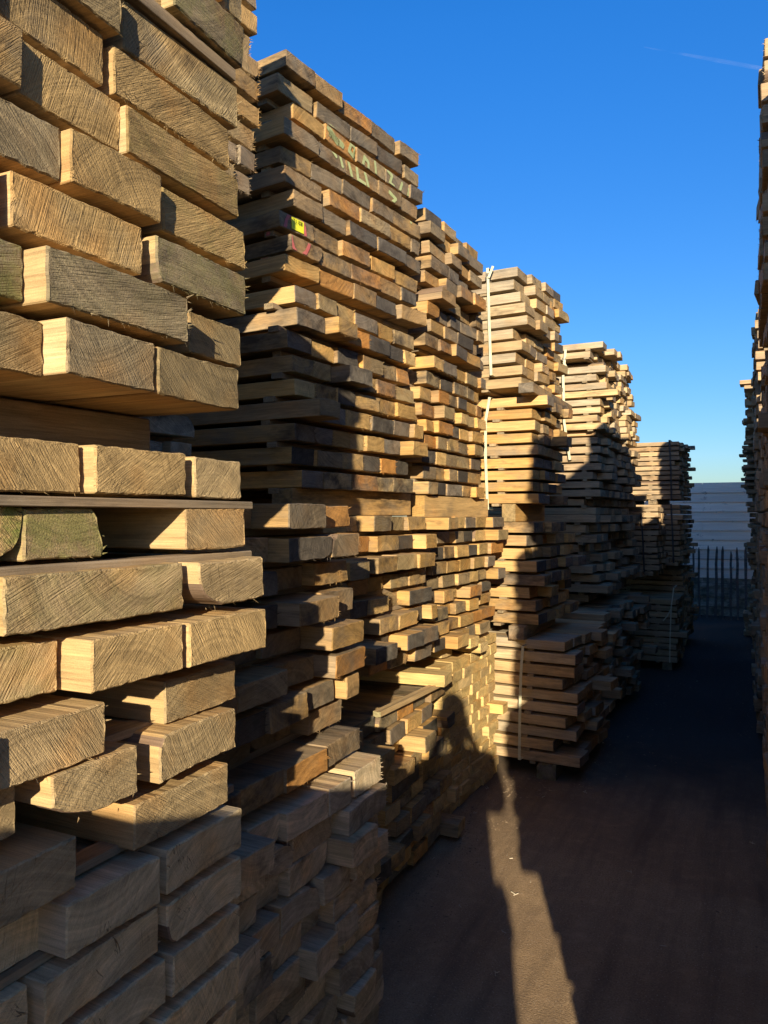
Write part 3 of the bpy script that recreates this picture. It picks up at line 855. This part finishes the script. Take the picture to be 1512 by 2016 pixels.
while x < .9:
    wd = rf.uniform(.028, .045); hh = rf.uniform(1.05, 1.14)
    mb = MB()
    zs = [0, .3, .6, .85, hh - .07, hh]
    n0 = None; vs = []; lean = rf.gauss(0, .012)
    for z in zs:
        k = wd * rf.uniform(.8, 1.1) * (1 if z < hh - .01 else .25)
        cx = lean * z + rf.gauss(0, .004)
        vs += [(cx - k / 2, -.012, z), (cx + k / 2, -.012, z), (cx + k / 2, .012, z), (cx - k / 2, .012, z)]
    fs = [(3, 2, 1, 0)]
    for i in range(len(zs) - 1):
        for q in range(4): fs.append((i * 4 + q, i * 4 + (q + 1) % 4, i * 4 + 4 + (q + 1) % 4, i * 4 + 4 + q))
    e = (len(zs) - 1) * 4
    fs.append((e, e + 1, e + 2, e + 3))
    mb.add(vs, fs)
    link('pale', mb.mesh('pale'), M_PALE, parent=pf, loc=(x, 0, 0))
    x += rf.uniform(.095, .125)
for z in (.18, .55, .92):
    mb = MB(); mb.box(-2.0, .9, -.017, -.013, z, z + .004); mb.box(-2.0, .9, .013, .017, z, z + .004)
    link('wire', mb.mesh('wire'), M_BLACKSTRAP, parent=pf)

# ------------------------------------------------------------------ straps
def at(px, py, Y):
    """point on the plane y = Y seen at photograph pixel (px, py)"""
    th = px_theta(px)
    X = Y * math.tan(th)
    d = -X * sa + Y * ca
    return Vector((X, Y, CAM_H - (py - 1015.0) * d / FPX))
def ribbon(pts, wd, th=.0009):
    """flat band through pts, its face turned to -Y"""
    vs, fs = [], []
    n = len(pts)
    for i, p in enumerate(pts):
        a = pts[max(0, i - 1)]; c_ = pts[min(n - 1, i + 1)]
        t = (Vector(c_) - Vector(a)).normalized()
        s = t.cross(Vector((0, 1, 0))).normalized() * wd / 2
        if s.length < 1e-6: s = Vector((wd / 2, 0, 0))
        nn = s.cross(t).normalized() * th
        p = Vector(p)
        vs += [p - s - nn, p + s - nn, p + s + nn, p - s + nn]
    for i in range(n - 1):
        for q in range(4): fs.append((i * 4 + q, i * 4 + (q + 1) % 4, i * 4 + 4 + (q + 1) % 4, i * 4 + 4 + q))
    fs += [(3, 2, 1, 0), (n * 4 - 4, n * 4 - 3, n * 4 - 2, n * 4 - 1)]
    return vs, fs
def strap(name, pix, Y, mat, label, wd=.017, top=None, buckle=None, tail=None, bot=True):
    pts = [at(x, y, Y - o) for (x, y, o) in pix]
    if top: pts.insert(0, pts[0] + Vector((0, top, .006)))
    if bot: pts.append(pts[-1] + Vector((0, .35, -.003)))
    vs, fs = ribbon(pts, wd)
    o = link(name, mesh(name, vs, fs), mat, label=label, cat='strap', group='straps round the bundles')
    if buckle:
        p = at(buckle[0], buckle[1], Y - .03)
        mb = MB(); mb.box(-.014, .014, -.006, -.001, -.012, .012); mb.box(-.016, -.012, -.009, .002, -.014, .014); mb.box(.012, .016, -.009, .002, -.014, .014); mb.box(-.012, .012, -.009, -.0065, -.003, .003)
        link('buckle', mb.mesh('buckle'), M_BLACKSTRAP if mat is M_BLACKSTRAP else M_STONE, parent=o, loc=p)
    if tail:
        vs, fs = ribbon([at(x, y, Y - .045) for x, y in tail], wd * .9)
        link('strap_tail', mesh('strap_tail', vs, fs), mat, parent=o)
    return o
strap('strap', [(960, 527, .03), (961, 545, .035), (963, 620, .03), (967, 738, .03)], 4.64, M_STRAP, 'cream strap with buckle down the highest strapped bundle', top=.5, buckle=(962, 541), tail=[(962, 546), (966, 536), (971, 523)])
strap('strap', [(964, 782, .03), (956, 830, .045), (956, 900, .04), (960, 1003, .03)], 4.64, M_STRAP, 'cream strap bowed away from the second strapped bundle', top=.3)
strap('strap', [(1029, 1272, .05), (1025, 1330, .06), (1023, 1410, .055), (1022, 1495, .05)], 4.64, M_STRAP, 'cream strap on the lowest bundle beside the lane', top=.4)
strap('strap', [(1114, 688, .03), (1109, 740, .05), (1111, 830, .05), (1122, 905, .03)], 6.6, M_STRAP, 'cream strap slack on the fifth stack against the sky', top=.5, buckle=(1111, 707), tail=[(1110, 712), (1115, 722), (1118, 735)], wd=.02)
strap('strap', [(1326, 1158, .0), (1321, 1196, .03), (1319, 1250, .03), (1318, 1304, .03)], 8.42, M_STRAP, 'thin cream strap with loose tail on low far bundle', top=.3, wd=.012, tail=[(1320, 1200), (1313, 1213), (1305, 1222)])
strap('strap', [(1318, 866, .02), (1321, 930, .03), (1322, 985, .03)], 9.3, M_BLACKSTRAP, 'black strap round the far top bundle', top=.4, wd=.02)
strap('strap', [(1321, 992, .02), (1324, 1050, .03), (1326, 1108, .03)], 9.3, M_BLACKSTRAP, 'black strap round the far second bundle', top=.3, wd=.02)
strap('strap', [(1262, 1010, .02), (1266, 1070, .03), (1268, 1126, .03)], 8.75, M_BLACKSTRAP, 'black strap round the narrow far column', top=.2, wd=.018)

# ------------------------------------------------------------------ support blocks under the strapped bundle
def block(x, y, wx, wy, hz, label):
    rb = random.Random(hash_(label))
    b = dict(x=x, y=y - wy / 2, z=.0, rz=R(-90), L=wy, w=wx, t=hz, bundle='x', layer=0, kind='block', detail=2, wane=(3, .02, .03), hair=0, moss=.3, roll=0,
             tilt=(0, 0), side=(.16, .14, .10), end=(.22, .20, .15), weath=.2, seed=rb.random(), pith=(.01, .05), br=1, rs=rb.randrange(99999), i=-1 - rb.randrange(99999))
    build_ind(b, 'support_block', 'block', label, 'blocks under the strapped bundle')
block(-1.13, 4.72, .12, .18, .092, 'rough grey block on the ground under the lowest strapped bundle, front one')
block(-1.13, 5.35, .12, .18, .092, 'rough grey block on the ground under the lowest strapped bundle, back one')
block(-2.1, 4.72, .12, .18, .092, 'rough grey block hidden deep under the lowest strapped bundle')
block(-.80, 8.6, .10, .3, .088, 'dark block under the low strapped bundle at the lane edge')

# ------------------------------------------------------------------ paint and tag on the tall stack
def paint(key, strokes, mat, name, rad, cell=.006):
    """strokes: polylines in (s, z) on the front of a bundle; s runs along +Y in world"""
    for strokes, b in [([s_], b) for s_ in strokes for b in BOARDS]:
        if b['bundle'] not in key or b['i'] not in IND: continue
        if b['z'] + b['t'] < min(p[1] for s in strokes for p in s) - rad or b['z'] > max(p[1] for s in strokes for p in s) + rad: continue
        h = b['w'] / 2
        vs, fs, cov = [], [], []
        idx = {}
        ny, nz = int((b['w'] - .006) / cell), int((b['t'] - .006) / cell)
        def cv(y, z):
            wy, wz = b['y'] + y, b['z'] + z
            best = 9
            for s in strokes:
                for (a, c_) in zip(s[:-1], s[1:]):
                    dx, dz = c_[0] - a[0], c_[1] - a[1]
                    L2 = dx * dx + dz * dz + 1e-9
                    f = max(0, min(1, ((wy - a[0]) * dx + (wz - a[1]) * dz) / L2))
                    best = min(best, math.hypot(wy - a[0] - f * dx, wz - a[1] - f * dz))
            return max(0.0, 1 - (best / rad) ** 2)
        def vert(i, k):
            if (i, k) not in idx:
                y, z = -h + .003 + i * cell, .003 + k * cell
                idx[(i, k)] = len(vs)
                vs.append((.0032 + b['tilt'][0] * y + b['tilt'][1] * (z - b['t'] / 2), y, z)); cov.append(cv(y, z))
            return idx[(i, k)]
        for i in range(ny):
            for k in range(nz):
                y, z = -h + .003 + (i + .5) * cell, .003 + (k + .5) * cell
                if cv(y, z) > .02:
                    fs.append((vert(i, k), vert(i + 1, k), vert(i + 1, k + 1), vert(i, k + 1)))
        if not fs: continue
        me = mesh(name, vs, fs)
        a = me.attributes.new('cov', 'FLOAT', 'POINT'); a.data.foreach_set('value', cov)
        link(name, me, mat, parent=IND[b['i']])
def onface(px, py):
    """photo pixel -> (Y, z) on the face of the tall stack"""
    (ex, ey), ln = frame(A2, B2)
    th = px_theta(px); tx, ty = math.tan(th), 1.0
    # A2 + s e = k (tx, 1)
    # A2x + s ex = k tx ; A2y + s ey = k
    s = (A2[1] * tx - A2[0]) / (ex - ey * tx)
    X, Y = A2[0] + s * ex, A2[1] + s * ey
    d = -X * sa + Y * ca
    return (Y, CAM_H - (py - 1015.0) * d / FPX)
def P(*l): return [onface(x, y) for x, y in l]
paint(('s2a',), [P((632, 240), (655, 248), (672, 262)), P((645, 262), (672, 285)), P((640, 250), (660, 278))], M_GREENPAINT, 'spray_paint', .017)
paint(('s2a',), [P((690, 280), (686, 295), (696, 306), (699, 290), (690, 280)), P((698, 300), (698, 318)),
                 P((712, 325), (716, 308), (724, 318), (724, 335)), P((738, 318), (740, 342)), P((760, 330), (772, 345), (768, 358), (776, 366)),
                 P((792, 360), (788, 375), (796, 390)), P((806, 372), (804, 392)), P((816, 382), (814, 402)),
                 P((650, 288), (660, 306)), P((668, 300), (672, 326)), P((684, 318), (690, 345)), P((700, 330), (702, 352), (716, 362)), P((716, 340), (722, 366)),
                 P((762, 378), (774, 392), (766, 400)), P((792, 400), (796, 424)), P((808, 410), (810, 436))], M_GREENPAINT, 'spray_paint', .0115, .004)
ring = [(581 + 20 * math.cos(a), 460 + 44 * math.sin(a)) for a in [i * math.pi / 9 for i in range(19)]]
paint(('s2a',), [P(*ring)], M_PINKPAINT, 'spray_ring', .011, .005)
# tag on the near board
ty_, tz_ = onface(586, 451)
cand = [b for b in BOARDS if b['bundle'] == 's2a' and b['i'] in IND]
def dist_(b): return abs(b['y'] - ty_) + abs(b['z'] + b['t'] / 2 - tz_)
tb = min(cand, key=lambda b: dist_(b))
tg = link('tag', None, label='small yellow number tag stapled to a board end of tall stack', cat='tag')
tg.matrix_world = board_matrix(tb) @ Matrix.Translation((.006, max(-tb['w'] / 2 + .04, min(tb['w'] / 2 - .04, ty_ - tb['y'])), tb['t'] / 2))
mb = MB(); mb.box(-.001, .0005, -.036, .036, -.024, .021)
link('tag_plate', mb.mesh('tag_plate'), M_TAG, parent=tg)
SEG = {'7': 'abc', '1': 'bc', '0': 'abcdef', '8': 'abcdefg'}
mb = MB()
def digit(mb, ch, y0, z0, w, h, s):
    for q in SEG[ch]:
        bx = {'a': (0, w, h - s, h), 'g': (0, w, h / 2 - s / 2, h / 2 + s / 2), 'd': (0, w, 0, s), 'b': (w - s, w, h / 2 + s, h - s), 'c': (w - s, w, s, h / 2), 'f': (0, s, h / 2 + s, h - s), 'e': (0, s, s, h / 2)}[q]
        mb.box(.0008, .0016, y0 + bx[0], y0 + bx[1], z0 + bx[2], z0 + bx[3])
for i, ch in enumerate('71108'):
    digit(mb, ch, -.028 + i * .0115, .002, .0075, .014, .0022)
link('tag_number', mb.mesh('tag_number'), M_INK, parent=tg)

# ------------------------------------------------------------------ odd pieces lying about
def loose(x, y, z, rz, L, wd, t, pal, label, roll=0, **k):
    b = add_board(x, y, z, rz, L, wd, t, pal, 'loose', 0, detail=2, roll=roll, r=random.Random(hash_(label)), **k)
    b['i'] = len(BOARDS) - 1 + 100000
    build_ind(b, 'timber_board', 'board', label, 'loose boards lying on the piles')
# ------------------------------------------------------------------ splinters on the asphalt
chips = [(957, 1552), (1000, 1683), (1003, 1690), (940, 1654), (1072, 1568), (1185, 1462), (910, 1650), (990, 1832), (1008, 1845), (1240, 1716), (850, 1690), (1480, 1660), (978, 1916), (1012, 1760), (1045, 1735), (1300, 1858), (935, 1600), (1150, 1560), (1370, 1341), (905, 1785)]
for i, (x, y) in enumerate(chips):
    d = CAM_H * FPX / (y - 1015.0)
    xc = (x - 756) / FPX * d
    X, Y = xc * ca - d * sa, xc * sa + d * ca
    rc = random.Random(i)
    mb = MB()
    for q in range(rc.choice([1, 1, 2, 3])):
        a = rc.uniform(0, 3.14); l = rc.uniform(.004, .014); wd = rc.uniform(.0008, .002)
        c_, s_ = math.cos(a), math.sin(a)
        ox, oy = rc.uniform(-.008, .008), rc.uniform(-.008, .008)
        zz = .001 + .002 * q
        pts = [(-l, -wd, zz), (l, -wd * .5, zz + rc.uniform(0, .004)), (l * 1.1, wd * .3, zz + .001), (-l, wd, zz), (-l, 0, zz + .0025), (l, 0, zz + .005)]
        pts = [(ox + p[0] * c_ - p[1] * s_, oy + p[0] * s_ + p[1] * c_, p[2]) for p in pts]
        mb.add(pts, [(0, 3, 2, 1), (0, 1, 5, 4), (3, 4, 5, 2), (0, 4, 3), (1, 2, 5)])
    link('wood_splinter', mb.mesh('wood_splinter'), M_CHIP, label='tiny pale wood splinter lying on the dark lane surface', cat='splinter', group='splinters on the lane', loc=(X, Y, 0))

loose(-1.375, 2.80, .782, R(-92), .72, .036, .022, 'tan', 'thin straight batten lying along the lit top of the lower pile', endc=(.35, .3, .15))
loose(-1.30, 3.42, .80, R(3), .8, .13, .055, 'brick', 'clean pale board jutting out on top of the low pile beside thin batten')
loose(-1.36, 3.98, .885, R(-2), .9, .12, .055, 'brick', 'clean pale board lying highest on the brick-like block pile')

# ------------------------------------------------------------------ the photographer, whose shadow falls on the pile
F_ = Vector((-sa, ca, 0)); R_ = Vector((ca, sa, 0))
def cloth(name, c1, c2): return simple(name, c1, c2, 60, .85, .15, .001)
M_JACKET = cloth('navy_jacket', (.02, .025, .04), (.035, .04, .06))
M_TROUSER = cloth('dark_trousers', (.03, .03, .035), (.05, .05, .055))
M_SHOE = cloth('brown_shoe', (.06, .035, .02), (.09, .055, .03))
M_HAIR = cloth('brown_hair', (.04, .025, .015), (.07, .045, .025))
M_SKIN = simple('skin', (.48, .29, .20), (.55, .35, .25), 20, .55, .35, .0004)
M_PHONE = simple('phone_glass', (.01, .01, .012), (.015, .015, .018), 10, .15, .5, .0001)
BASE = F_ * -.27 + R_ * -.02
def W_(p): return Vector((0, 0, p[2])) + BASE + R_ * p[0] + F_ * p[1]
def skin_mesh(name, verts, edges, radii, mat, parent, root=0):
    me = mesh(name, [W_(p) for p in verts], [])
    me.from_pydata if False else None
    me2 = bpy.data.meshes.new(name)
    me2.from_pydata([tuple(W_(p)) for p in verts], edges, [])
    o = link(name, me2, mat, parent=parent)
    bpy.data.meshes.remove(me)
    md = o.modifiers.new('skin', 'SKIN'); md.use_smooth_shade = True
    for i, r_ in enumerate(radii):
        rr_ = r_ if isinstance(r_, tuple) else (r_, r_)
        me2.skin_vertices[0].data[i].radius = rr_
    me2.skin_vertices[0].data[root].use_root = True
    sb = o.modifiers.new('sub', 'SUBSURF'); sb.levels = 2; sb.render_levels = 2
    return o

def chain(vs, es, rs, start, pts):
    """append a chain of (x, y, z, r) starting from vertex index start"""
    p = start
    for (x, y, z, r_) in pts:
        vs.append((x, y, z)); rs.append(r_); es.append((p, len(vs) - 1)); p = len(vs) - 1
    return p
per = link('person', None, label='person in long navy coat standing by the low pile, holding up a phone', cat='person')
# body: pelvis, spine, neck, head, arms, hands, legs
vs, es, rs = [(0, 0, .97)], [], [.125]
chest = chain(vs, es, rs, 0, [(0, -.01, 1.12, .12), (0, -.01, 1.30, .135), (0, -.01, 1.46, .10)])
neck = chain(vs, es, rs, chest, [(-.01, .0, 1.56, .055), (-.025, .02, 1.62, .058), (-.04, .035, 1.70, .082), (-.04, .025, 1.77, .078), (-.04, .015, 1.81, .05)])
for s_ in (-1, 1):
    wr_ = chain(vs, es, rs, chest, [(s_ * .16, -.01, 1.465, .06), (s_ * .195, .01, 1.34, .048), (s_ * .205, .06, 1.21, .042), (s_ * .15, .15, 1.37, .034), (s_ * .095, .215, 1.515, .024)])
    palm = chain(vs, es, rs, wr_, [(s_ * .080, .225, 1.56, .026)])
    for q, (dz, l) in enumerate(((.035, .9), (.018, 1.0), (.0, .95), (-.016, .8))):
        chain(vs, es, rs, palm, [(s_ * .066, .250, 1.575 + dz, .009), (s_ * .050 * (1.1 - .1 * l), .262, 1.580 + dz, .008), (s_ * .030, .262, 1.582 + dz, .007)])
    chain(vs, es, rs, palm, [(s_ * .062, .228, 1.575, .010), (s_ * .048, .236, 1.590, .009)])
    chain(vs, es, rs, 0, [(s_ * .10, 0, .90, .095), (s_ * .11, .02, .52, .062), (s_ * .11, -.01, .30, .055), (s_ * .11, -.02, .09, .042), (s_ * .115, .09, .04, .038), (s_ * .12, .17, .03, .028)])
body = skin_mesh('body', vs, es, rs, M_SKIN, per)
vs, es, rs = [(0, 0, .55)], [], [.14]
ch = chain(vs, es, rs, 0, [(0, 0, .85, .165), (0, -.01, 1.10, .155), (0, -.01, 1.30, .165), (0, -.01, 1.46, .12), (0, .0, 1.53, .072)])
for s_ in (-1, 1):
    chain(vs, es, rs, 4, [(s_ * .165, -.01, 1.465, .078), (s_ * .20, .01, 1.34, .066), (s_ * .205, .06, 1.21, .060), (s_ * .152, .15, 1.365, .050), (s_ * .104, .205, 1.49, .038)])
skin_mesh('coat', vs, es, rs, M_JACKET, per)
vs, es, rs = [(0, 0, .98)], [], [.135]
for s_ in (-1, 1):
    chain(vs, es, rs, 0, [(s_ * .09, 0, .88, .112), (s_ * .085, .02, .52, .095), (s_ * .09, -.01, .30, .080), (s_ * .11, -.02, .10, .062)])
skin_mesh('trousers', vs, es, rs, M_TROUSER, per)
for s_ in (-1, 1):
    vs, es, rs = [(s_ * .11, -.05, .055)], [], [.045]
    chain(vs, es, rs, 0, [(s_ * .112, .02, .055, .050), (s_ * .116, .11, .04, .046), (s_ * .12, .19, .032, .032)])
    skin_mesh('shoe', vs, es, rs, M_SHOE, per)
vs, es, rs = [(-.04, -.03, 1.70)], [], [.078]
chain(vs, es, rs, 0, [(-.04, -.01, 1.78, .084), (-.04, .035, 1.815, .062), (-.04, .085, 1.80, .03)])
skin_mesh('hair', vs, es, rs, M_HAIR, per)
def uvball(name, c, rx, mat, parent, n=10):
    mb = MB(); vs, fs = [], []
    for i in range(n + 1):
        for k in range(n * 2):
            a, p_ = math.pi * i / n, math.pi * k / n
            vs.append((math.sin(a) * math.cos(p_) * rx[0], math.sin(a) * math.sin(p_) * rx[1], math.cos(a) * rx[2]))
    for i in range(n):
        for k in range(n * 2):
            k2 = (k + 1) % (n * 2)
            fs.append((i * n * 2 + k, (i + 1) * n * 2 + k, (i + 1) * n * 2 + k2, i * n * 2 + k2))
    mb.add(vs, fs)
    return link(name, mb.mesh(name), mat, parent=parent, loc=c, rot=(0, 0, R(YAW)))
for s_ in (-1, 1):
    uvball('eye', W_((-.04 + s_ * .031, .108, 1.712)), (.013, .010, .011), simple('eye_white' if s_ < 0 else 'eye_white_b', (.7, .68, .65), (.75, .73, .7), 10, .3), per)
    uvball('ear', W_((-.04 + s_ * .083, .025, 1.70)), (.010, .02, .032), M_SKIN, per)
uvball('nose', W_((-.04, .122, 1.685)), (.014, .018, .024), M_SKIN, per)
uvball('mouth', W_((-.04, .108, 1.645)), (.026, .010, .008), simple('lips', (.40, .16, .13), (.45, .2, .16), 20, .5), per)
ph = link('phone', None, label='dark phone held up in both hands of the person', cat='phone', loc=tuple(F_ * -.012 + Vector((0, 0, 1.585))), rot=(0, 0, R(YAW)))
mb = MB()
outl = []
for (cx, cz, a0) in ((.030, .066, 0), (-.030, .066, 90), (-.030, -.066, 180), (.030, -.066, 270)):
    for i in range(5):
        a = R(a0 + i * 22.5); outl.append((cx + .008 * math.cos(a), cz + .008 * math.sin(a)))
n = len(outl)
mb.add([(x, -.008, z) for x, z in outl] + [(x, 0, z) for x, z in outl], [tuple(range(n)), tuple(range(2 * n - 1, n - 1, -1))] + [(i, i + n, (i + 1) % n + n, (i + 1) % n) for i in range(n)])
link('phone_case', mb.mesh('phone_case'), M_PHONE, parent=ph)
mb = MB(); mb.box(-.030, -.004, .0002, .002, .036, .064)
link('lens_plate', mb.mesh('lens_plate'), M_SHOE, parent=ph)

# ------------------------------------------------------------------ sawdust, bark crumbs and slivers along the foot of the piles
rd = random.Random(77)
mb = MB(); ci = 0
for (xa, ya, xb, yb, wdt, nn) in ((-1.04, 1.6, -1.03, 2.3, .10, 130), (-1.38, 2.4, -1.40, 3.7, .16, 420), (-1.42, 3.7, -1.40, 4.65, .16, 420), (-1.35, 4.3, -.90, 4.62, .22, 260), (-.95, 4.7, -.9, 7.8, .2, 300), (-.7, 8.3, -.66, 11, .2, 160), (.0, 6.0, .02, 12, .12, 200), (-.8, 2.0, -.5, 6.0, .8, 240)):
    for _ in range(nn):
        f = rd.random()
        x = xa + (xb - xa) * f + abs(rd.gauss(0, wdt)) * (1 if xa < -.01 else -1); y = ya + (yb - ya) * f + rd.gauss(0, .04)
        a = rd.uniform(0, math.pi); l = rd.uniform(.0015, .008) * (2 if rd.random() < .06 else 1); wd = l * rd.uniform(.15, .6)
        c_, s_ = math.cos(a), math.sin(a); z1 = .0012 + rd.random() * .002
        mb.add([(x + c_ * l, y + s_ * l, .001), (x - s_ * wd, y + c_ * wd, z1), (x - c_ * l, y - s_ * l, .001), (x + s_ * wd, y - c_ * wd, .0008), (x, y, z1 + .0015)], [(0, 1, 4), (1, 2, 4), (2, 3, 4), (3, 0, 4)])
link('wood_crumbs', mb.mesh('wood_crumbs'), simple('wood_crumb', (.10, .07, .045), (.42, .31, .19), 9, .9, .1, .0005), kind='stuff', label='bark crumbs and wood slivers scattered along the foot of the piles', cat='debris')

# ------------------------------------------------------------------ faint vapour trail
g = NT('vapour')
tcv = g.n('ShaderNodeTexCoord').outputs['Object']
nv = g.noise(g.vmul(tcv, (.004, .004, .004)), 1.0, 3.0, .6)
dv = g.n('ShaderNodeBsdfDiffuse'); dv.inputs[0].default_value = (.9, .9, .9, 1)
tv = g.n('ShaderNodeBsdfTransparent'); mv = g.n('ShaderNodeMixShader')
g.put(mv.inputs[0], g.ramp(nv, .35, .7, .0, .035))
g.t.links.new(tv.outputs[0], mv.inputs[1]); g.t.links.new(dv.outputs[0], mv.inputs[2])
ov = g.n('ShaderNodeOutputMaterial'); g.t.links.new(mv.outputs[0], ov.inputs[0])
def ray(px, py, D):
    d = Vector((0, 0, 0)) + F_ + R_ * ((px - 756) / FPX) + Vector((0, 0, 1)) * (-(py - 1015) / FPX)
    return d * D + Vector((0, 0, CAM_H))
a, b_ = ray(1270, 90, 3000), ray(1720, 172, 2900)
t_ = (b_ - a).normalized(); s1 = t_.cross(Vector((0, 0, 1))).normalized(); s2 = s1.cross(t_)
vs, fs = [], []
for i in range(13):
    f = i / 12; rr_ = 7.5 * (.25 + .75 * min(1, f * 3))
    for k in range(10):
        q = k * math.pi / 5
        vs.append(a.lerp(b_, f) + s1 * math.cos(q) * rr_ + s2 * math.sin(q) * rr_)
for i in range(12):
    for k in range(10): fs.append((i * 10 + k, i * 10 + (k + 1) % 10, i * 10 + 10 + (k + 1) % 10, i * 10 + 10 + k))
link('vapour_trail', mesh('vapour_trail', vs, fs), g.m, label='faint white vapour trail crossing the blue sky at top right', cat='vapour trail')
